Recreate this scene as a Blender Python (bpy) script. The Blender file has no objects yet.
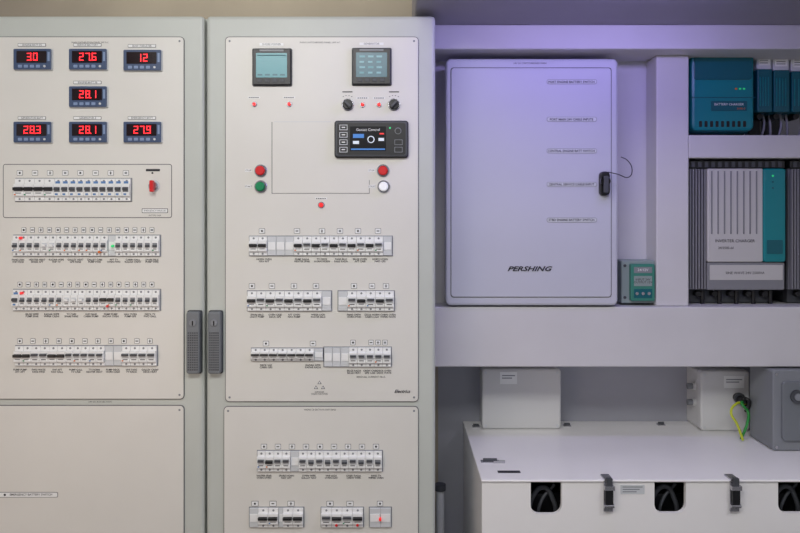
import bpy, bmesh, math, random
from mathutils import Vector
random.seed(4)
sc = bpy.context.scene
sc.view_settings.view_transform = 'Standard'
F=700.0; D=1.75; ZC=1.5; HY=220.0
def W(px,py,y):
    d=D+y
    return ((px-400)/F*d, y, ZC-(py-HY)/F*d)
def lin(c):
    return tuple(((v/255)/12.92 if v/255<=0.04045 else ((v/255+0.055)/1.055)**2.4) for v in c)
MATS={}
def mat(name,c,rough=0.5,metal=0.0,emit=0,noise=0.0,scale=6,bump=0.0):
    m=bpy.data.materials.new(name); m.use_nodes=True
    nt=m.node_tree; b=nt.nodes['Principled BSDF']; l=lin(c)
    b.inputs['Base Color'].default_value=(*l,1); b.inputs['Roughness'].default_value=rough
    b.inputs['Metallic'].default_value=metal
    if emit:
        b.inputs['Emission Color'].default_value=(*l,1); b.inputs['Emission Strength'].default_value=emit
    if noise or bump:
        tc=nt.nodes.new('ShaderNodeTexCoord'); n=nt.nodes.new('ShaderNodeTexNoise')
        n.inputs['Scale'].default_value=scale; n.inputs['Detail'].default_value=5
        nt.links.new(tc.outputs['Object'],n.inputs['Vector'])
        if noise:
            r=nt.nodes.new('ShaderNodeValToRGB')
            r.color_ramp.elements[0].position=0.3; r.color_ramp.elements[1].position=0.7
            r.color_ramp.elements[0].color=(*[v*(1-noise) for v in l],1)
            r.color_ramp.elements[1].color=(*[min(1,v*(1+noise)) for v in l],1)
            nt.links.new(n.outputs['Fac'],r.inputs['Fac']); nt.links.new(r.outputs['Color'],b.inputs['Base Color'])
        if bump:
            n2=nt.nodes.new('ShaderNodeTexNoise'); n2.inputs['Scale'].default_value=350
            nt.links.new(tc.outputs['Object'],n2.inputs['Vector'])
            bp=nt.nodes.new('ShaderNodeBump'); bp.inputs['Strength'].default_value=bump; bp.inputs['Distance'].default_value=0.001
            nt.links.new(n2.outputs['Fac'],bp.inputs['Height']); nt.links.new(bp.outputs['Normal'],b.inputs['Normal'])
    MATS[name]=m
    return name
mat('cab_paint',(192,197,191),.42,noise=.03,bump=.15)
mat('panel_paint',(220,219,213),.40,noise=.02)
mat('line_dark',(96,96,98),.6)
mat('ink',(38,38,46),.7)
mat('seam',(20,20,22),.9)
mat('wall_paint',(204,203,206),.55,noise=.03,bump=.1)
mat('wall_tan',(170,161,146),.7,noise=.05)
mat('wall_low',(166,168,178),.7,noise=.04)
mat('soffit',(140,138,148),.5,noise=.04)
mat('door_paint',(192,194,206),.38,noise=.015)
mat('floor_mat',(90,88,86),.6,noise=.1)
mat('white_pl',(236,238,238),.4)
mat('white2',(205,209,212),.45)
mat('grey_pl',(128,132,137),.45)
mat('dgrey',(68,71,76),.5)
mat('handle_grey',(112,117,122),.5)
mat('black_pl',(20,21,24),.4)
mat('black_sh',(12,12,15),.2)
mat('meter_body',(62,80,112),.4)
mat('meter_strip',(130,150,185),.4)
mat('screen_bk',(26,8,14),.2)
mat('led_red',(255,46,56),.4,emit=1.4)
mat('red_btn',(200,34,38),.3,emit=.15)
mat('led_red2',(225,40,40),.3,emit=.6)
mat('green_btn',(18,135,85),.3)
mat('led_green',(40,190,110),.3,emit=.6)
mat('white_btn',(240,242,245),.3,emit=.15)
mat('chrome',(190,190,195),.25,metal=.9)
mat('blue_tog',(86,128,180),.4)
mat('teal_scr',(80,148,156),.3,emit=.08)
mat('teal_scr2',(46,98,110),.3,emit=.12)
mat('scr_line',(105,160,168),.3,emit=.12)
mat('scr_blue',(60,120,190),.3,emit=.35)
mat('scr_white',(210,220,230),.3,emit=.3)
mat('teal',(2,126,132),.32)
mat('teal_d',(4,92,102),.35)
mat('teal_l',(24,138,146),.3)
mat('silver',(194,193,192),.42,metal=.1)
mat('silver_d',(130,131,136),.45,metal=.1)
mat('green_box',(56,128,112),.4)
mat('green_grey',(138,152,150),.45)
mat('lid_white',(240,239,238),.35,noise=.015)
mat('jbox',(210,211,211),.5)
mat('conduit',(150,152,156),.5)
mat('wire_y',(190,200,50),.5)
mat('wire_g',(40,140,60),.5)
mat('orange',(215,110,40),.5)

class MB:
    def __init__(s,plane=0.0):
        s.bm=bmesh.new(); s.mi=[]; s.plane=plane
    def m(s,name):
        if name not in s.mi: s.mi.append(name)
        return s.mi.index(name)
    def loops(s,rings,mt,smooth=False,capA=True,capB=True):
        k=s.m(mt); vr=[[s.bm.verts.new(p) for p in r] for r in rings]; n=len(vr[0])
        for a,b in zip(vr[:-1],vr[1:]):
            for i in range(n):
                f=s.bm.faces.new((a[i],a[(i+1)%n],b[(i+1)%n],b[i])); f.material_index=k; f.smooth=smooth
        if capA: f=s.bm.faces.new(vr[0][::-1]); f.material_index=k
        if capB: f=s.bm.faces.new(vr[-1]); f.material_index=k
    def box(s,x0,x1,y0,y1,z0,z1,mt,ch=0):
        if ch:
            s._rr(x0,x1,z0,z1,y1,y0,mt,ch,ch,2); return
        s.loops([[(x0,y0,z0),(x1,y0,z0),(x1,y1,z0),(x0,y1,z0)],[(x0,y0,z1),(x1,y0,z1),(x1,y1,z1),(x0,y1,z1)]],mt)
    def _rr(s,x0,x1,z0,z1,yb,yf,mt,r,ch,seg=4):
        def ring(ins,y):
            a0,a1,b0,b1=x0+ins,x1-ins,z0+ins,z1-ins; rr=max(r-ins,1e-5); P=[]
            if r<=0: return [(a0,y,b0),(a1,y,b0),(a1,y,b1),(a0,y,b1)]
            for cx,cz,a in ((a1-rr,b1-rr,0),(a0+rr,b1-rr,90),(a0+rr,b0+rr,180),(a1-rr,b0+rr,270)):
                for i in range(seg+1):
                    t=math.radians(a+90*i/seg); P.append((cx+rr*math.cos(t),y,cz+rr*math.sin(t)))
            return P
        R=[ring(0,yb)]
        if ch>0: R+= [ring(0,yf+ch),ring(ch*.3,yf+ch*.3),ring(ch,yf)]
        else: R.append(ring(0,yf))
        s.loops(R,mt)
    def r(s,p0,q0,p1,q1,yb,yf,mt,rad=0,ch=0,plane=None):
        pl=s.plane if plane is None else plane
        x0,_,z1=W(p0,q0,pl); x1,_,z0=W(p1,q1,pl); k=(D+pl)/F
        s._rr(x0,x1,z0,z1,yb,yf,mt,rad*k,ch*k)
    def c(s,px,py,rp,yb,yf,mt,seg=20,ch=0,plane=None,r2=None):
        pl=s.plane if plane is None else plane
        x,_,z=W(px,py,pl); k=(D+pl)/F; R=rp*k; c=ch*k
        def ring(rr,y): return [(x+rr*math.cos(2*math.pi*i/seg),y,z+rr*math.sin(2*math.pi*i/seg)) for i in range(seg)]
        rings=[ring(R,yb)]
        if c: rings+=[ring(R if r2 is None else r2*k,yf+c),ring((R if r2 is None else r2*k)-c,yf)]
        else: rings.append(ring(R if r2 is None else r2*k,yf))
        s.loops(rings,mt,False)
    def frame(s,p0,q0,p1,q1,t,yb,yf,mt,plane=None):
        s.r(p0,q0,p1,q0+t,yb,yf,mt,plane=plane); s.r(p0,q1-t,p1,q1,yb,yf,mt,plane=plane)
        s.r(p0,q0+t,p0+t,q1-t,yb,yf,mt,plane=plane); s.r(p1-t,q0+t,p1,q1-t,yb,yf,mt,plane=plane)
    def cyl(s,a,b,r,mt,seg=16,r2=None):
        a=Vector(a);b=Vector(b);d=(b-a).normalized(); u=d.orthogonal().normalized(); v=d.cross(u); r2=r if r2 is None else r2
        s.loops([[tuple(a+(u*math.cos(2*math.pi*i/seg)+v*math.sin(2*math.pi*i/seg))*r) for i in range(seg)],
                 [tuple(b+(u*math.cos(2*math.pi*i/seg)+v*math.sin(2*math.pi*i/seg))*r2) for i in range(seg)]],mt,False)
    def obj(s,name,parent=None,bevel=0):
        bmesh.ops.recalc_face_normals(s.bm,faces=s.bm.faces)
        co=[v.co for v in s.bm.verts]
        c=Vector([(min(v[i] for v in co)+max(v[i] for v in co))/2 for i in range(3)])
        bmesh.ops.translate(s.bm,verts=s.bm.verts,vec=-c)
        me=bpy.data.meshes.new(name); s.bm.to_mesh(me); s.bm.free()
        for n in s.mi: me.materials.append(MATS[n])
        o=bpy.data.objects.new(name,me); sc.collection.objects.link(o)
        o.location=c
        if parent: o.parent=parent; o.location=c-parent.location
        if bevel:
            b=o.modifiers.new('bevel','BEVEL'); b.width=bevel; b.segments=3; b.limit_method='ANGLE'
        return o
def group(name,loc):
    e=bpy.data.objects.new(name,None); e.location=loc; e.empty_display_size=.05; sc.collection.objects.link(e); return e
def text(g,s,px,py,h,y,mt,align='CENTER',name='lettering',bold=0,italic=0,sx=1):
    cu=bpy.data.curves.new(name,'FONT'); cu.body=s; cu.align_x=align; cu.align_y='CENTER'
    cu.size=h*(D+y)/F/0.7; cu.offset=bold; cu.shear=italic; cu.space_line=.85; cu.resolution_u=2
    cu.materials.append(MATS[mt])
    o=bpy.data.objects.new(name,cu); sc.collection.objects.link(o)
    o.rotation_euler=(math.pi/2,0,0); o.scale=(sx,1,1)
    x,_,z=W(px,py,y); o.location=Vector((x,y,z))-(g.location if g else Vector((0,0,0))); o.parent=g
    return o
def cable(g,pts,r,mt,name='cable'):
    cu=bpy.data.curves.new(name,'CURVE'); cu.dimensions='3D'; cu.bevel_depth=r; cu.bevel_resolution=3; cu.use_fill_caps=True
    sp=cu.splines.new('BEZIER'); sp.bezier_points.add(len(pts)-1)
    for b,p in zip(sp.bezier_points,pts):
        b.co=Vector(p)-(g.location if g else Vector((0,0,0))); b.handle_left_type=b.handle_right_type='AUTO'
    cu.materials.append(MATS[mt])
    o=bpy.data.objects.new(name,cu); sc.collection.objects.link(o); o.parent=g; return o

# ------------------------------------------------------------ room shell
XL,XR=-1.45,1.75
def simple(name,x0,x1,y0,y1,z0,z1,mt,bevel=0):
    m=MB(); m.box(x0,x1,y0,y1,z0,z1,mt); return m.obj(name,None,bevel)
YW=.45
simple('floor',XL,XR,-2.6,YW+.1,-.1,0,'floor_mat')
simple('ceiling',XL,XR,-2.6,YW+.1,2.4,2.5,'wall_paint')
wl=MB(); wl.box(XL,.12,YW,YW+.1,0,2.4,'wall_tan'); wl.box(.12,XR,YW,YW+.1,0,2.4,'wall_low'); wl.obj('wall_back')
simple('wall_left',XL-.1,XL,-2.6,YW+.1,0,2.4,'wall_paint')
simple('wall_right',XR,XR+.1,-2.6,YW+.1,0,2.4,'wall_paint')
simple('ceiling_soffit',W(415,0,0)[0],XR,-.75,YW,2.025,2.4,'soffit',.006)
xb0=.092
YH=.13; zh=W(0,49,YH)[2]
simple('trim_header',xb0,XR,YH,YW,zh,2.025,'wall_paint',.004)
zb0=W(0,367,.18)[2]; zb1=W(0,307,.18)[2]
fr=MB()
fr.box(xb0,XR,.18,YW,zb0,zb1,'wall_paint')
fr.obj('trim_beam',None,.004)
YI=.25
ix1=W(650,0,YI)[0]
simple('wall_recess',xb0,ix1,YI+.03,YW,zb1,zh,'wall_paint')
cm=MB(); cm.box(ix1,W(689,0,.2)[0],.2,YW,zb1,zh,'wall_paint'); cm.obj('trim_column',None,.004)
zs0=W(0,158,.2)[2]; zs1=W(0,135,.2)[2]
simple('shelf_upper',W(689,0,.2)[0],XR,.2,YW,zs0,zs1,'wall_paint',.003)
m=MB(); m.box(W(689,0,.2)[0],XR,YW-.02,YW,zb1,zs0,'wall_paint'); m.box(W(689,0,.2)[0],XR,YW-.02,YW,zs1,zh,'wall_paint'); m.obj('wall_bay')

# ------------------------------------------------------------ cabinets
PF=-.004
def cabinet(p0,p1,panels,hx,lockside):
    g=group('electrical_cabinet',(W((p0+p1)/2,0,0)[0],.2,1.0))
    m=MB(0); x0=W(p0,0,0)[0]; x1=W(p1,0,0)[0]; zt=W(0,15.5,0)[2]
    m.box(x0,x1,.03,.42,.0,zt,'cab_paint')
    m.box(x0+.004,x1-.004,.024,.03,.1,zt-.006,'seam')
    m.obj('carcass',g,.004)
    m=MB(0); m.box(x0+.0005,x1-.0005,0,.024,.1,zt,'cab_paint'); m.obj('door_leaf',g,.010)
    m=MB(0)
    for (a,b,c,d) in panels:
        m.r(a-.6,b-.6,c+.6,d+.6,.0,-.0028,'line_dark',rad=4)
        m.r(a,b,c,d,.0,PF,'panel_paint',rad=3.6,ch=.3)
        for (sx,sy) in ((a+4,b+4),(c-4,b+4),(a+4,d-4),(c-4,d-4)):
            m.c(sx,sy,1.1,PF,PF-.0006,'grey_pl',10,.1)
    m.obj('fascia',g)
    m=MB(-.02)
    h0,h1=hx
    m.r(h0-.8,311.2,h1+.8,375,.0,-.004,'dgrey',rad=2)
    m.r(h0,312,h1,374,-.004,-.02,'handle_grey',rad=2.5,ch=1.2)
    m.c((h0+h1)/2,323,3.6,-.02,-.0225,'grey_pl',20,.5)
    m.r((h0+h1)/2-.6,320.8,(h0+h1)/2+.6,325.5,-.0225,-.023,'seam')
    for i in range(5):
        for j in range(16):
            cx=h0+2.4+i*(h1-h0-4.8)/4; cy=333+j*2.45
            m.r(cx-.7,cy-.7,cx+.7,cy+.7,-.02,-.0208,'dgrey')
    m.obj('cabinet_door_handle')
    return g
g1=cabinet(-26,204.3,[(-14,37.5,184,398.5),(-14,405.5,184,640)],(186,199.5),1)
g2=cabinet(206,435.5,[(226,37.5,418,401),(224.5,406.5,418,640)],(207.5,220.5),0)
text(g1,'MAIN DISTRIBUTION PANEL 24V DC',90,42.5,1.6,PF-.0003,'ink'); 
text(g1,'24V DC AUX SECTION',100,401.9,1.6,-.0003,'ink')
text(g2,'MAINS SWITCHBOARD PANEL 230V AC',320,42.5,1.6,PF-.0003,'ink')
text(g2,'MAINS CB SECTION 230V 50HZ',320,409.8,1.6,PF-.0003,'ink')
m=MB(PF)
for (a,b,c,d,rr) in ((3,164,172,218,2.5),):
    m.r(a,b,c,d,PF,PF-.0003,'line_dark',rad=rr); m.r(a+.7,b+.7,c-.7,d-.7,PF,PF-.0005,'panel_paint',rad=rr-.6)
m.r(-6,492,58,497.4,PF,PF-.0005,'line_dark',rad=1.5); m.r(-5.6,492.5,57.5,496.9,PF,PF-.0009,'white_pl',rad=1.2)
m.r(142,208.5,168,213,PF,PF-.001,'ink',rad=.5); m.r(142.5,209,167.5,212.5,PF,PF-.0012,'white_pl',rad=.4)
m.c(5,494.7,1.2,PF-.0009,PF-.0012,'ink',10)
m.obj('fascia_plates',g1)
text(g1,'EMERGENCY BATTERY SWITCH',31,494.7,2.1,PF-.0011,'ink',bold=.0001)
text(g1,'EMERGENCY PARALLEL',155,210.8,1.5,PF-.0014,'ink')
text(g1,'BATTERY LINK',155,215.4,1.3,PF-.0008,'ink')
m=MB(PF)
m.r(271.7,122,272.3,193.6,PF,PF-.0003,'line_dark'); m.r(272,193.1,369.6,193.6,PF,PF-.0003,'line_dark'); m.r(369.1,180,369.6,193.5,PF,PF-.0003,'line_dark')
m.r(274,121.6,331,122.1,PF,PF-.0004,'white2')
for cx,cy in ((319.5,382.6),(316,387.5),(323,387.5)):
    x,_,z=W(cx,cy,PF); k=.0025
    m.loops([[(x-2*k,PF,z-1.4*k),(x+2*k,PF,z-1.4*k),(x,PF,z+2*k)],[(x-2*k,PF-.0005,z-1.4*k),(x+2*k,PF-.0005,z-1.4*k),(x,PF-.0005,z+2*k)]],'ink')
    m.loops([[(x-1.2*k,PF,z-.9*k),(x+1.2*k,PF,z-.9*k),(x,PF,z+1.2*k)],[(x-1.2*k,PF-.0007,z-.9*k),(x+1.2*k,PF-.0007,z-.9*k),(x,PF-.0007,z+1.2*k)]],'white_pl')
m.obj('mimic_lines',g2)
text(g2,'DANGER\nHIGH VOLTAGE',319.5,393,1.6,PF-.0005,'ink')
text(g2,'Electrics',402,391.5,3.2,PF-.0005,'ink',italic=.4,bold=.0003)
text(g2,'RESIDUAL CURRENT 30mA',371,377,1.7,PF-.0005,'ink')

# ------------------------------------------------------------ meters
SEG={'0':'abcdef','1':'bc','2':'abged','3':'abgcd','6':'afgedc','7':'abc','8':'abcdefg','9':'abcdfg'}
def meter(cx,cy,val,title):
    g=group('digital_panel_meter',W(cx,cy,-.012))
    pl=-.014; m=MB(pl)
    m.r(cx-19.3,cy-10.8,cx+19.3,cy+10.8,PF,-.010,'white2',rad=1.2,ch=.3)
    m.r(cx-18.8,cy-10.3,cx+18.8,cy+10.3,-.010,-.014,'meter_body',rad=1,ch=.5)
    m.r(cx-15.5,cy-8,cx+14.5,cy+3.8,-.014,-.0146,'screen_bk',rad=.5)
    for i in range(4):
        m.r(cx-14+i*6,cy+5.8,cx-10+i*6,cy+8.6,-.014,-.0152,'meter_strip',rad=.6,ch=.2)
    m.c(cx+12.5,cy+7.2,1.2,-.014,-.015,'white2',10)
    m.r(cx+15.6,cy-7,cx+17.6,cy+2,-.014,-.0145,'meter_strip')
    digs=[c for c in val if c!='.']; wd=4.4; hd=7.6; sp=6.3; tot=(len(digs)-1)*sp
    x=cx-tot/2+.3
    for c in val:
        if c=='.':
            m.r(x-sp+wd/2+.4,cy+.8,x-sp+wd/2+1.4,cy+1.8,-.0146,-.0150,'led_red'); continue
        t=.9; a0=x-wd/2;a1=x+wd/2; b0=cy-2.2-hd/2; b1=b0+hd; mm=(b0+b1)/2
        R={'a':(a0,b0,a1,b0+t),'d':(a0,b1-t,a1,b1),'g':(a0+.3,mm-t/2,a1-.3,mm+t/2),'f':(a0,b0,a0+t,mm-.2),'e':(a0,mm+.2,a0+t,b1),'b':(a1-t,b0,a1,mm-.2),'c':(a1-t,mm+.2,a1,b1)}
        for s_ in SEG[c]: m.r(*R[s_],-.0146,-.0150,'led_red')
        x+=sp
    m.r(cx-14,cy-15.6,cx+14,cy-12.4,PF,PF-.001,'line_dark',rad=.6,plane=PF); m.r(cx-13.6,cy-15.2,cx+13.6,cy-12.8,PF,PF-.0014,'white_pl',rad=.5,plane=PF)
    m.obj('housing',g)
    text(g,title,cx,cy-14,1.8,PF-.0017,'ink')
meter(32,59,'30','ENGINE BATT PS'); meter(87.5,59,'27.6','SERVICE BATTERY'); meter(142,60,'12','BOW THRUSTER')
meter(87.5,96.5,'28.1','ENGINE BATT SB')
meter(32,132,'28.3','GENERATOR BATT'); meter(87.5,132,'28.1','GENERATOR 2'); meter(142,132,'27.9','EMERGENCY BATT')

# ------------------------------------------------------------ breakers
WORDS=['BILGE','PUMP','LIGHT','CABIN','NAV','RADAR','FANS','FWD','AFT','CREW','GALLEY','WIPER','HORN','VHF','SPARE','DECK','WATER','GPS','TV','OVEN','HEATER']
def row(p0,p1,q0,q1,mods,icons=(),labs=(),iy=None,ly=None,iw=5.5,dots=()):
    g=group('circuit_breaker_row',W((p0+p1)/2,(q0+q1)/2,-.015)); m=MB(-.014)
    m.r(p0-.8,q0-.8,p1+.8,q1+.8,PF,PF-.001,'grey_pl'); 
    tot=sum(w for _,w in mods); k=(p1-p0)/tot; x=p0; H=q1-q0
    for t,w in mods:
        w*=k; a=x+.12; b=x+w-.12; cx=x+w/2
        if t=='n':
            m.r(a,q0,b,q1,PF,-.010,'white2',ch=.3)
            m.r(a+.5,q0+H*.3,b-.5,q1-H*.3,-.010,-.0115,'white_pl',ch=.2)
        else:
            m.r(a,q0,b,q1,PF,-.011,'white_pl',ch=.3)
            m.r(a,q0+H*.24,b,q1-H*.22,-.011,-.018,'white_pl',ch=.3)
            m.c(cx,q0+H*.1,min(1.1,w*.2),-.011,-.0113,'grey_pl',8)
            m.c(cx,q1-H*.09,min(1.1,w*.2),-.011,-.0113,'grey_pl',8)
            rr=random.random()
            if t!='u' and rr<.3:
                m.r(a+.8,q1-H*.31,a+2.4,q1-H*.25,-.018,-.0183,('blue_tog','green_btn','orange')[int(rr*10)%3])
            if t=='k':
                m.r(a+.6,q0+H*.38,b-.6,q0+H*.56,-.018,-.0186,'dgrey')
                m.r(a+.5,q0+H*.40,b-.5,q0+H*.53,-.018,-.025,'black_pl',ch=.3)
                m.r(a+w*.2,q0+H*.63,b-w*.2,q0+H*.67,-.018,-.0183,'grey_pl')
            elif t=='u':
                m.r(a+.9,q0+H*.38,b-.9,q0+H*.60,-.018,-.0186,'grey_pl')
                m.r(a+1.3,q0+H*.40,b-1.3,q0+H*.52,-.018,-.025,'dgrey',ch=.3)
                m.r(a+.8,q0+H*.12,b-2.0,q0+H*.22,-.011,-.0114,'blue_tog')
                m.r(a+w*.2,q0+H*.66,b-w*.4,q0+H*.74,-.018,-.0183,'blue_tog')
            elif t=='w':
                m.r(a+1.2,q0+H*.36,b-1.2,q0+H*.58,-.018,-.0186,'grey_pl')
                m.r(a+1.7,q0+H*.46,b-1.7,q0+H*.56,-.018,-.024,'dgrey',ch=.2)
                m.r(a+w*.25,q0+H*.64,b-w*.25,q0+H*.68,-.018,-.0183,'grey_pl')
            elif t=='v':
                m.r(a+1.2,q0+H*.36,b-1.2,q0+H*.58,-.018,-.0186,'white2')
                m.r(a+1.5,q0+H*.42,b-1.5,q0+H*.54,-.018,-.024,'white_pl',ch=.2)
                m.r(a+w*.25,q0+H*.64,b-w*.25,q0+H*.68,-.018,-.0183,'ink')
            elif t=='g':
                m.r(a+.8,q0+H*.32,b-.8,q0+H*.60,-.018,-.0186,'white2')
                m.r(a+1.1,q0+H*.36,b-1.1,q0+H*.46,-.018,-.025,'dgrey',ch=.2)
                m.r(a+w*.2,q0+H*.64,b-w*.2,q0+H*.68,-.018,-.0183,'ink')
        x+=w
    for (dx,dy,c) in dots: m.c(dx,dy,1.3,-.010,-.0205,c,12,.3)
    iy=iy if iy is not None else q0-5.5; ly=ly if ly is not None else q1+3.5
    for i,cx in enumerate(icons):
        m.r(cx-iw/2,iy-2.6,cx+iw/2,iy+2.6,PF,PF-.0008,'line_dark',rad=.5,plane=PF); m.r(cx-iw/2+.4,iy-2.2,cx+iw/2-.4,iy+2.2,PF,PF-.0012,'white_pl',rad=.3,plane=PF)
        s=i%4
        if s==0: m.c(cx,iy,1.1,PF-.0012,PF-.0015,'ink',10,plane=PF)
        elif s==1: m.r(cx-1.4,iy-.5,cx+1.4,iy+.5,PF-.0012,PF-.0015,'ink',plane=PF)
        elif s==2: m.r(cx-.4,iy-1.5,cx+.4,iy+1.5,PF-.0012,PF-.0015,'ink',plane=PF); m.r(cx-1.2,iy-.3,cx+1.2,iy+.3,PF-.0012,PF-.0016,'ink',plane=PF)
        else: m.r(cx-1.2,iy-1,cx+1.2,iy+1,PF-.0012,PF-.0015,'grey_pl',plane=PF)
    m.obj('breaker_bank',g)
    for j,cx in enumerate(labs):
        s='\n'.join(random.choice(WORDS)+' '+random.choice(WORDS)[:4] for _ in range(2))
        text(g,s,cx,ly+1.4,1.8,PF-.0004,'ink',bold=.00014)
fr_=lambda a,b,n:[a+(b-a)*i/(n-1) for i in range(n)]
row(14,130,178.5,201,[('k',10)]*4+[('u',7.6)]*10,fr_(20,126,8),fr_(22,124,6),iw=6)
row(12,159,235.5,256,[('w',7.3)]*4+[('v',7.3)]*2+[('w',7.3)]*7+[('n',7.3)]+[('w',7.3)]*6,fr_(24,152,16),fr_(18,152,8),iw=4.5,dots=((113,246,'led_green'),(21,238,'led_red2'),(100,252,'orange')))
row(12,159,290,310.5,[('u',7.3)]+[('w',7.3)]*6+[('v',7.3)]*3+[('w',7.3)]*2+[('k',7.3)]*2+[('w',7.3)]*6,fr_(20,152,17),fr_(32,150,7),iw=4.5,dots=((22,293,'led_red2'),(108,306,'red_btn')))
row(14,156,346.5,366,[('k',9)]*2+[('g',9)]*2+[('k',9)]*2+[('g',8)]*5+[('n',9)]*2+[('g',9)]*4,fr_(20,150,11),fr_(20,150,8),iw=5)
row(249,392,236.5,255.5,[('k',9),('k',9),('n',9),('n',9),('n',9)]+[('k',9),('g',9)]*5+[('n',9)],[262,297,322,340,358,378],[264,302,322,341,360,380],iw=6)
row(247,331,291.5,311,[('k',9),('g',9)]*4+[('n',9)],[252,272,294,316],[257,275,294,318],iw=6)
row(338,394,291.5,311,[('n',9),('g',9),('k',9),('g',9),('k',9),('g',9)],[354,372,386],[354,372,388],iw=6)
row(251,323,349,361,[('k',9)]*7+[('n',9)],[266,313],[266,313],iw=6,ly=365)
row(323.8,391,348,367,[('n',9)]*3+[('g',9)]*5,[353,371,378,385],[354,370,384],iw=5)
row(257,382,452,472,[('g',9),('k',9),('g',9),('g',9),('n',9)]+[('g',9),('w',9)]*5,fr_(264,376,9),fr_(264,376,6),iw=6)
row(249,303,509,528,[('n',8),('k',9),('k',9),('n',4),('k',9),('k',9)],[255,273,291],[],iw=7)
row(321,363,509,528,[('g',9),('k',9),('g',9),('k',9)],[330,350],[],iw=7,dots=((336.5,524.5,'red_btn'),(357.5,524.5,'red_btn')))
row(369.5,391,509,528,[('n',9),('n',9)],[380],[],iw=6,dots=((380.2,519,'led_red2'),))

m=MB(-.012); m.c(153,186,6,PF,-.006,'white2',24,.4); m.c(153,186,4.4,-.006,-.014,'chrome',20,.5); m.r(151.2,180.5,154.8,192,-.014,-.026,'red_btn',rad=1,ch=.4)
m.r(146,169,160,171.3,PF,PF-.0008,'ink',plane=PF); m.c(152.5,173,1,PF,PF-.001,'ink',10,plane=PF)
m.obj('battery_key_switch')

# ------------------------------------------------------------ right cabinet instruments
def mfd(cx,cy,sm):
    g=group('multifunction_meter',W(cx,cy,-.012)); m=MB(-.016)
    m.r(cx-20,cy-19,cx+20,cy+19,PF,-.008,'dgrey',rad=1.5,ch=.4)
    m.r(cx-19,cy-18,cx+19,cy+18,-.008,-.016,'black_pl',rad=1.2,ch=.6)
    m.r(cx-15.5,cy-13.5,cx+15.5,cy+11,-.016,-.0165,sm,rad=.6)
    m.r(cx-12,cy-17,cx+12,cy-15.2,-.016,-.0163,'grey_pl')
    for i in range(4):
        m.r(cx-14+i*7.5,cy+12.6,cx-9.5+i*7.5,cy+15.6,-.016,-.0175,'dgrey',rad=.5,ch=.2)
        if sm=='teal_scr2':
            for j in range(3): m.r(cx-12+j*8.5,cy-10.5+i*5.4,cx-6.5+j*8.5-(i%2),cy-8.6+i*5.4,-.0165,-.0167,'scr_line' if (i+j)%3 else 'teal_scr')
        else:
            m.r(cx-14,cy-11.5,cx+14,cy-10.8,-.0165,-.0166,'teal_scr2'); m.r(cx-14+i*7.5,cy+7.5,cx-9+i*7.5,cy+9.2,-.0165,-.0167,'teal_scr2')
    m.r(cx-12,cy-23.4,cx+12,cy-20.8,PF,PF-.0008,'white_pl',plane=PF)
    m.obj('instrument_body',g)
    text(g,'SHORE POWER' if sm=='teal_scr' else 'GENERATOR',cx,cy-22.2,1.9,PF-.001,'ink')
mfd(271.5,66.5,'teal_scr'); mfd(371.5,66,'teal_scr2')

def lamp(cx,cy,c,r=2.3):
    m=MB(-.01); m.c(cx,cy,r+.9,PF,-.007,'chrome',18,.3); m.c(cx,cy,r,-.007,-.012,c,18,.8)
    m.r(cx-6,cy-7.4,cx+6,cy-5.6,PF,PF-.0006,'white_pl',plane=PF)
    for k in range(5): m.r(cx-5+k*2.1,cy-6.9,cx-3.6+k*2.1,cy-6,PF-.0006,PF-.0008,'ink',plane=PF)
    m.obj('indicator_lamp')
for a in ((254,104),(289,104),(362.5,104.5),(379,104.5)): lamp(*a,'led_red2',1.8)
lamp(321,205,'led_red2',2.4)
def knob(cx,cy,a):
    m=MB(-.015); m.c(cx,cy,6.3,PF,-.007,'chrome',28,.4); m.c(cx,cy,5.2,-.007,-.016,'black_pl',24,.8)
    x,_,z=W(cx,cy,-.02); r=.0105; t=math.radians(a); u=Vector((math.cos(t),0,math.sin(t))); v=Vector((-math.sin(t),0,math.cos(t)))
    def q(y,s): return [tuple(Vector((x,y,z))+u*r*s*i+v*.003*s*j) for i,j in ((-1,-1),(1,-1),(1,1),(-1,1))]
    m.loops([q(-.016,1),q(-.028,.9)],'dgrey')
    for k in range(4):
        t2=math.radians(60+k*20); m.c(cx+8.6*math.cos(t2),cy-8.6*math.sin(t2),.5,PF,PF-.0006,'ink',6,plane=PF)
    m.r(cx-5,cy-12.6,cx+5,cy-11.6,PF,PF-.0006,'ink',plane=PF)
    m.obj('selector_switch')
knob(347.5,104,135); knob(394,104,45)
def button(cx,cy,c,s):
    g=group('push_button',W(cx,cy,-.012)); m=MB(-.014)
    m.c(cx,cy,6.4,PF,-.008,'chrome',32,.7); m.c(cx,cy,5.2,-.008,-.0105,'dgrey',28); m.c(cx,cy,4.7,-.0105,-.018,c,28,.9)
    m.r(cx-15,cy-1.6,cx-8.4,cy+1.4,PF,PF-.0007,'white_pl',plane=PF)
    m.obj('actuator',g); text(g,s,cx-11.6,cy,1.7,PF-.001,'ink')
button(260,170.5,'red_btn','STOP'); button(260,186.5,'green_btn','START'); button(383,170.5,'red_btn','STOP'); button(383.5,186.5,'white_btn','START')

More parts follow.
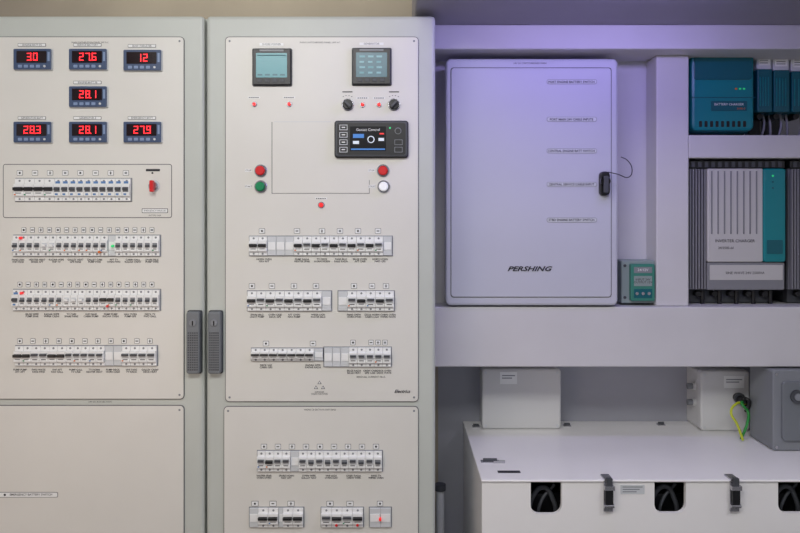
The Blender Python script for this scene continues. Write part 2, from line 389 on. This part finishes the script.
g=group('generator_controller',W(371,138.5,-.015)); m=MB(-.02)
m.r(334,120,408.5,157.5,PF,-.01,'black_pl',rad=3,ch=.6); m.r(335,121,407.5,156.5,-.01,-.02,'dgrey',rad=3,ch=1)
m.r(337,123,405.5,154.8,-.02,-.0206,'black_pl',rad=2)
m.r(350,126.5,386,151,-.0206,-.021,'black_sh',rad=.6)
for i in range(4):
    y0=124.8+i*7.4
    m.frame(339.5,y0,347.5,y0+5.4,.6,-.0206,-.022,'white2')
    m.r(341.7,y0+2.1,345.2,y0+3.1,-.0206,-.0212,'white_pl')
    if i>1: m.frame(394.5,y0,402.5,y0+5.4,.5,-.0206,-.022,'grey_pl')
m.c(398,131,3.4,-.0206,-.022,'grey_pl',20,.3); m.c(398,131,2.6,-.022,-.0224,'black_pl',20)
m.r(353,134,364,138,-.021,-.0213,'scr_blue'); m.r(353,141,359,144,-.021,-.0213,'scr_white'); m.c(371,139.5,3.6,-.021,-.0213,'scr_white',16); m.c(371,139.5,2.7,-.0213,-.0215,'black_sh',16)
m.r(379.5,133,384,134.5,-.021,-.0213,'led_red2'); m.r(378.5,138,384,141,-.021,-.0213,'scr_white')
m.r(351,148.5,385,150,-.021,-.0213,'scr_blue')
m.c(390,128,1,-.0206,-.021,'led_green',8)
m.obj('control_unit',g); text(g,'Genset Control',368,129.8,2.6,-.0215,'white_pl')

# ------------------------------------------------------------ wall cupboard door
yd=.17
g=group('wall_cabinet',W(532,182,.2)); 
m=MB(yd); m.r(447.5,60.5,617.5,304.5,YI+.03,.21,'door_paint',rad=1.5); m.r(449,62,616,303,.21,.204,'seam',rad=1)
m.obj('surround',g,.003)
m=MB(yd); m.r(446,58.5,618,305.5,.204,yd,'door_paint',rad=5,ch=2.2)
m.obj('door_leaf',g)
m=MB(yd)
m.r(450.5,67.5,611.5,297.5,yd,yd-.0008,'line_dark',rad=3,plane=yd)
m.r(451.2,68.2,610.8,296.8,yd,yd-.003,'door_paint',rad=3,ch=.4,plane=yd)
for k,qy in enumerate((82,119.5,151,184.5,220)):
    m.r(546.5,qy-2.4,596.5,qy+2.4,yd-.003,yd-.0038,'grey_pl',rad=2.2); m.r(546.9,qy-2,596.1,qy+2,yd-.003,yd-.0044,'white2',rad=2)
m.obj('door_panel',g)
for s,qy in (('PORT ENGINE BATTERY SWITCH',82),('PORT MAIN 24V CABLE INPUTS',119.5),('CENTRAL ENGINE BATT SWITCH',151),('CENTRAL SERVICE CABLE INPUT',184.5),('STBD ENGINE BATTERY SWITCH',220)):
    text(g,s,571.5,qy,2.3,yd-.0048,'ink',sx=.95,bold=.00018)
text(g,'24V DC SWITCHBOARD MAIN',530,63.3,1.7,yd-.0004,'ink')
text(g,'PERSHING',529,269,4.6,yd-.0045,'ink',italic=.35,bold=.0005,sx=1.45)
m=MB(yd-.03); cx,cy=606,183.5
m.r(601.5,171,611.5,195.5,yd-.003,yd-.018,'black_pl',rad=4,ch=1); m.c(cx,181,5,yd-.018,yd-.03,'black_sh',24,1); m.r(603.5,176,608,193,yd-.03,yd-.038,'dgrey',rad=1.5,ch=.5)
m.obj('latch_handle',g)
cable(g,[W(608,172,yd-.02),W(617,174,yd-.03),W(629,177,yd-.02),W(632,169,yd-.01),W(627,160,yd),W(621,157,yd)],.0013,'black_pl','keeper_wire')

g=group('voltage_converter',W(640,283,.2)); m=MB(.2)
m.r(622,260.5,657.5,303.5,YI+.03,.215,'green_grey',rad=1.5,ch=1,plane=.21); m.r(631,264,655,301,.215,.2,'green_box',rad=1.5,ch=.8)
m.r(634,267,652,273,.2,.1992,'grey_pl'); m.r(634,276,652,286,.2,.1992,'green_grey'); m.r(634,289,652,298,.2,.1992,'teal_d')
m.c(626.5,266,1.5,.215,.213,'dgrey',10);m.c(626.5,298,1.5,.215,.213,'dgrey',10)
for k in range(3): m.c(637+6*k,293.5,1.7,.1992,.197,'chrome',10,.3)
m.obj('converter_case',g); text(g,'24/12V',643,270,2.6,.1988,'white_pl'); text(g,'INPUT 24V\nOUTPUT 12V',643,281,2.2,.1988,'ink')

# ------------------------------------------------------------ chargers
g=group('battery_charger',W(722,89,.25)); yf=.23; m=MB(yf)
m.r(691,46,755,132,YW-.02,yf+.03,'teal_d',rad=4,ch=2)
m.r(691.5,47,754.5,131,yf+.03,yf,'teal',rad=6,ch=3)
m.r(694,48.5,752,80,yf,yf-.002,'teal_d',rad=3,ch=.5)
m.r(691.5,97,754.5,98,yf+.002,yf-.0006,'teal_d')
m.r(711,101,747,111,yf,yf-.0008,'teal_d',rad=1)
for k in range(9): m.r(699+k*5.5,121,702+k*5.5,127,yf,yf-.0006,'black_pl',rad=.8)
for k in range(3): m.r(735+k*4,88,737+k*4,89.6,yf,yf-.001,'led_green' if k else 'orange')
m.obj('charger_case',g); text(g,'BATTERY CHARGER',729,104.4,2.3,yf-.001,'white_pl'); text(g,'24/80-3',741,108.6,1.9,yf-.001,'orange')
for i,(a,b,t) in enumerate(((757.5,772.5,53),(774,790,54),(792,812,55))):
    g=group('battery_isolator',W((a+b)/2,90,.3)); m=MB(.25); yq=.25
    m.r(a,t,b,t+16,YW-.02,yq+.004,'white2',rad=1.5,ch=1); m.r(a,t+16,b,112,YW-.02,yq,'teal_d',rad=1.5,ch=1)
    m.r(a+2,t+3,b-2,t+12,yq+.004,yq+.003,'white_pl'); 
    for k in range(3): m.r(a+3,t+4.5+k*2.4,b-4,t+5.3+k*2.4,yq+.003,yq+.0027,'grey_pl')
    for k in range(4): m.r(a+2+k*(b-a-4)/4,t+24,a+3+k*(b-a-4)/4,106,yq,yq-.002,'teal')
    m.c((a+b)/2,115,3,yq+.08,yq+.03,'black_pl',14)
    xa=W(a+2,0,.25)[0]; xb_=W(b-2,0,.25)[0]; m.box(xa,xb_,.405,.43,zs1,W(0,111,.25)[2],'dgrey')
    m.obj('isolator_case',g)
    c0=W((a+b)/2,112,.31)
    for o_ in (-.008,.01):
        cable(g,[(c0[0]+o_,.31,c0[2]),(c0[0]+o_,.30,(c0[2]+zs1)/2),(c0[0]+o_*1.6,.31,zs1+.001)],.0035,'conduit','supply_cable')

def inverter(dx):
    yf=.215; g=group('inverter_charger',W(738+dx,233,yf+.08)); m=MB(yf)
    def R(a,*r,**k): m.r(a+dx,r[0],r[1]+dx,*r[2:],**k)
    R(690,164,785,291,YW-.02,yf+.03,'dgrey',rad=2,ch=1)
    R(689,160.5,786,168,YW-.03,yf+.005,'black_pl',rad=1,ch=.6)
    for k in range(14): R(692+k*6.7,161.5,695.5+k*6.7,167,yf+.005,yf+.0035,'dgrey')
    R(690,168,707,290,yf+.03,yf+.02,'silver_d')
    for k in range(6): R(690.5+k*2.9,169,691.8+k*2.9,289,yf+.02,yf+.004,'silver_d')
    R(707.5,168.5,763,262,yf+.03,yf,'silver',rad=1.5,ch=.8)
    for k in range(8): R(711+k*6.4,171,712.2+k*6.4,234,yf,yf-.0025,'silver_d',rad=.5,ch=.3)
    R(763,168.5,785,262,yf+.03,yf-.004,'teal',rad=2.5,ch=1.2)
    R(766,240,782,254,yf-.004,yf-.0046,'teal_d',rad=1)
    R(707.5,262.5,785,290,yf+.03,yf+.002,'silver_d',rad=1.5,ch=.8)
    R(710,265,783,280,yf+.002,yf+.0014,'silver',rad=.6)
    R(695,290.5,780,304.5,YW-.05,yf+.05,'dgrey')
    for k in range(5):
        m.c(703+dx+k*17,295,3.2,yf+.05,yf+.03,'black_pl',14,.5)
        x,_,z=W(703+dx+k*17,291,yf+.03); m.cyl((x,yf+.035,z),(x,yf+.035,zb1+.001),.006,'black_pl')
    for k in range(3): m.c(772+dx,176+k*6,1.1,yf-.004,yf-.005,'led_green' if k==0 else 'teal_d',8)
    m.obj('inverter_case',g); text(g,'INVERTER CHARGER',735+dx,241,3.0,yf-.001,'ink'); text(g,'24/2500-60',726+dx,248,2.4,yf-.001,'ink')
    text(g,'SINE WAVE 24V 2500VA',745+dx,273,2.6,yf+.001,'ink')
inverter(0); inverter(102)

# ------------------------------------------------------------ battery box
yf=-.05; zt=W(0,480,yf)[2]; x0=.1975; x1=1.15; yb=YW
g=group('battery_box',((x0+x1)/2,.2,.5))
m=MB(yf); m.box(x0,x1,yf,yb-.001,zt-.006,zt,'lid_white'); m.obj('lid',g,.0025)
cuts=[(531,562,515),(655,686.5,514),(779,811,514)]
def PX(p): return (p-400)/F*(D+yf)
zt2=zt-.006; yfp=yf+.004
outl=[(x0+.002,0),(x1-.002,0),(x1-.002,zt2)]
for a,b,c in reversed(cuts):
    xa,xb=PX(a),PX(b); zc_=W(0,c,yf)[2]; r=.022
    outl.append((xb,zt2))
    for i in range(7):
        t=math.radians(-90*i/6); outl.append((xb-r+r*math.cos(t),zc_+r+r*math.sin(t)))
    for i in range(7):
        t=math.radians(-90-90*i/6); outl.append((xa+r+r*math.cos(t),zc_+r+r*math.sin(t)))
    outl.append((xa,zt2))
outl.append((x0+.002,zt2))
m=MB(yf); m.loops([[(x,yfp+.012,z) for x,z in outl],[(x,yfp,z) for x,z in outl]],'lid_white')
m.box(x0+.002,x0+.014,yfp+.012,yb-.002,0,zt2,'lid_white'); m.box(x1-.014,x1-.002,yfp+.012,yb-.002,0,zt2,'lid_white')
m.obj('casing',g)
m=MB(yf)
for k in range(3):
    a=PX(490+k*126); m.box(a,a+.27,yf+.07,yf+.40,.45,zt-.06,'black_pl')
m.obj('dark_battery_liner',g,.004)  # black battery blocks added so the interior behind the cut-outs stays dark
for a,b,c in cuts:
    zc_=W(0,c,yf)[2]
    cable(g,[(PX(a+2),yf+.06,zc_-.05),(PX(a+6),yf+.045,zc_+.03),(PX((a+b)/2),yf+.04,zc_+.052),(PX(b-5),yf+.045,zc_+.02),(PX(b),yf+.05,zc_-.05)],.006,'dgrey')
    cable(g,[(PX(a+10),yf+.05,zc_-.05),(PX(a+14),yf+.04,zc_+.02),(PX(b-3),yf+.05,zc_+.055)],.004,'dgrey')
m=MB(yf)
def latch(px):
    x=PX(px); m.box(x-.011,x+.011,yf-.004,yf+.0,zt-.075,zt-.002,'chrome'); m.box(x-.009,x+.009,yf-.013,yf-.004,zt-.055,zt-.018,'black_pl')
    m.box(x-.012,x+.012,yf-.016,yf-.004,zt-.020,zt-.010,'chrome'); m.cyl((x-.012,yf-.008,zt-.060),(x+.012,yf-.008,zt-.060),.005,'chrome',12)
    m.box(x-.010,x+.010,yf-.006,yf+.03,zt,zt+.004,'chrome'); m.box(x-.006,x+.006,yf-.014,yf-.004,zt-.01,zt+.008,'dgrey')
latch(608); latch(734)
def top(px,py,dy):
    d=(ZC-zt)*F/(py-HY); return ((px-400)/F*d,d-D)
for a,b in ((490,462),(476,427),(567,426),(661,425)):
    X,Y=top(a,b,0); s=.7 if a!=490 else 1.5
    m.box(X-.016*s,X+.016*s,Y-.008,Y+.008,zt,zt+.003,'chrome'); m.cyl((X-.012*s,Y,zt+.006),(X+.012*s,Y,zt+.006),.004,'dgrey',10)
X,Y=top(509,472,0); m.box(X-.028,X+.028,Y-.007,Y+.007,zt,zt+.0012,'ink')
X,Y=top(498,463,0); m.box(X-.012,X+.018,Y-.003,Y+.003,zt,zt+.006,'chrome')
m.r(621,485.5,645,494.5,yfp,yfp-.001,'white2',rad=.6); 
for k in range(3): m.r(623,487+k*2.4,643-k*3,487.9+k*2.4,yfp-.001,yfp-.0013,'grey_pl')
m.obj('latches',g)

# ------------------------------------------------------------ junction boxes etc under the beam
def jb(p0,p1,q0,yfj,name='junction_box',lab=None):
    m=MB(yfj); _,_,zt_=W(0,q0,yfj); xa=W(p0,0,yfj)[0]; xb=W(p1,0,yfj)[0]
    m._rr(xa,xb,zt+.001,zt_,YW,yfj+.03,'jbox',.006,.002)
    m._rr(xa-.003,xb+.003,zt+.001,zt_+.003,yfj+.028,yfj,'jbox',.010,.005)
    m._rr(xa-.002,xb+.002,zt+.002,zt_+.002,yfj+.031,yfj+.028,'grey_pl',.008,0)
    for sx in (xa+.008,xb-.008):
        for sz in (zt+.012,zt_-.008):
            m.cyl((sx,yfj,sz),(sx,yfj-.0015,sz),.004,'white2',12)
    if lab: m.r(*lab,yfj,yfj-.001,'white_pl'); m.r(lab[0]+2,lab[1]+3,lab[2]-2,lab[1]+4,yfj-.001,yfj-.0013,'grey_pl'); m.r(lab[0]+2,lab[1]+5.5,lab[2]-5,lab[1]+6.5,yfj-.001,yfj-.0013,'grey_pl')
    return m
m=jb(483,560,370,.36,lab=(500,372,517,384)); m.obj('junction_box')
m=jb(702,749,372,.34,lab=(724,376,744,388))
for k in range(2):
    a=W(702,386+k*16,.39); m.cyl(a,(a[0]-.03,a[1],a[2]),.012,'jbox'); m.cyl((a[0]-.03,a[1],a[2]),(a[0]-.045,a[1],a[2]),.009,'grey_pl')
a=W(737,397,.34); m.cyl(a,(a[0],a[1]-.05,a[2]-.006),.013,'black_pl',18,.010); m.cyl((a[0],a[1]-.01,a[2]),(a[0],a[1]-.02,a[2]),.016,'dgrey',18)
ob=m.obj('junction_box')
gg=group('earth_cable',W(740,412,.3))
cable(gg,[(a[0],.295,a[2]-.006),W(742,404,.27),W(748,412,.27),W(747,424,.25),(W(741,0,.25)[0],.25,zt+.005)],.004,'wire_g','green_core')
cable(gg,[(a[0]+.005,.295,a[2]-.008),W(736,404,.27),W(731,412,.26),W(737,424,.25),(W(743,0,.24)[0],.24,zt+.005)],.0035,'wire_y','yellow_core')
cable(gg,[(a[0]-.003,.29,a[2]-.004),W(747,399,.27),W(749,405,.28),W(746,411,.3)],.005,'black_pl','plug_lead')
c0=W(757,366,.40); gg=group('flexible_conduit',c0)
cable(gg,[(c0[0],.40,zb0-.013),W(755.5,380,.40),W(754.5,395,.40),W(755,408,.40),(W(756,0,.4)[0],.40,zt+.013)],.011,'conduit','hose')
c0=W(773,366,.38); gg=group('flexible_conduit',c0)
cable(gg,[(c0[0]+.04,.38,zb0-.013),W(773,373,.38),W(766,384,.38),W(765,400,.38),(W(766,0,.38)[0],.38,zt+.012)],.010,'grey_pl','hose')
m=MB(.2)
xa=W(773,0,.16)[0]; _,_,z9=W(0,370,.16)
m._rr(xa,xa+.2,zt+.001,z9,.285,.16,'grey_pl',.008,.004); m._rr(xa+.022,xa+.185,zt+.03,z9-.03,.16,.152,'handle_grey',.012,.003)
m.cyl((xa+.06,.152,z9-.07),(xa+.06,.145,z9-.07),.018,'dgrey',24); m.cyl((xa+.06,.145,z9-.07),(xa+.06,.142,z9-.07),.010,'grey_pl',24)
for sx in (xa+.009,xa+.19): 
    for sz in (zt+.012,z9-.012): m.cyl((sx,.16,sz),(sx,.158,sz),.004,'chrome',10)
m.obj('relay_enclosure')
m=MB(); m.cyl((.118,.30,0),(.118,.30,W(0,490,.30)[2]),.012,'white2',20); m.cyl((.118,.30,W(0,490,.3)[2]),(.118,.30,W(0,484,.3)[2]),.016,'dgrey',20); m.obj('drain_pipe')

# ------------------------------------------------------------ lights
def area(name,loc,target,sx,sy,e,c):
    l=bpy.data.lights.new(name,'AREA'); l.shape='RECTANGLE'; l.size=sx; l.size_y=sy; l.energy=e; l.color=c
    o=bpy.data.objects.new(name,l); sc.collection.objects.link(o); o.location=loc
    o.rotation_euler=(Vector(target)-Vector(loc)).to_track_quat('-Z','Y').to_euler()
area('ceiling_light_front',(-.3,-1.4,2.36),(-.15,0,1.2),1.3,.4,25,(1,.985,.955))
area('warm_light_low_left',(-1.1,-1.3,1.0),(-.6,0,.8),.6,.6,3.5,(1,.74,.56))  # unseen warm lamp low on the left, warms the lower-left cabinet face
area('led_strip_violet',(.50,-.28,2.0),(.45,.3,1.6),.6,.05,2.1,(.44,.36,1.0))
area('lid_fill_light',(1.05,-.9,2.3),(.8,.15,.9),.5,.3,12,(.98,.96,1.0))  # unseen fill lamp, aimed to brighten the battery box lid
area('cabinet_top_light',(-.4,.25,2.38),(-.4,.4,2.0),1.2,.08,1.2,(1,.92,.78))
w=bpy.data.worlds.new('world'); sc.world=w; w.use_nodes=True
w.node_tree.nodes['Background'].inputs[0].default_value=(.9,.92,1,1); w.node_tree.nodes['Background'].inputs[1].default_value=.36

cam=bpy.data.cameras.new('camera'); co=bpy.data.objects.new('camera',cam); sc.collection.objects.link(co)
cam.sensor_width=36; cam.lens=36*F/800; cam.shift_y=-(266.5-HY)/800; cam.clip_start=.05
co.location=(0,-D,ZC); co.rotation_euler=(math.pi/2,0,0); sc.camera=co
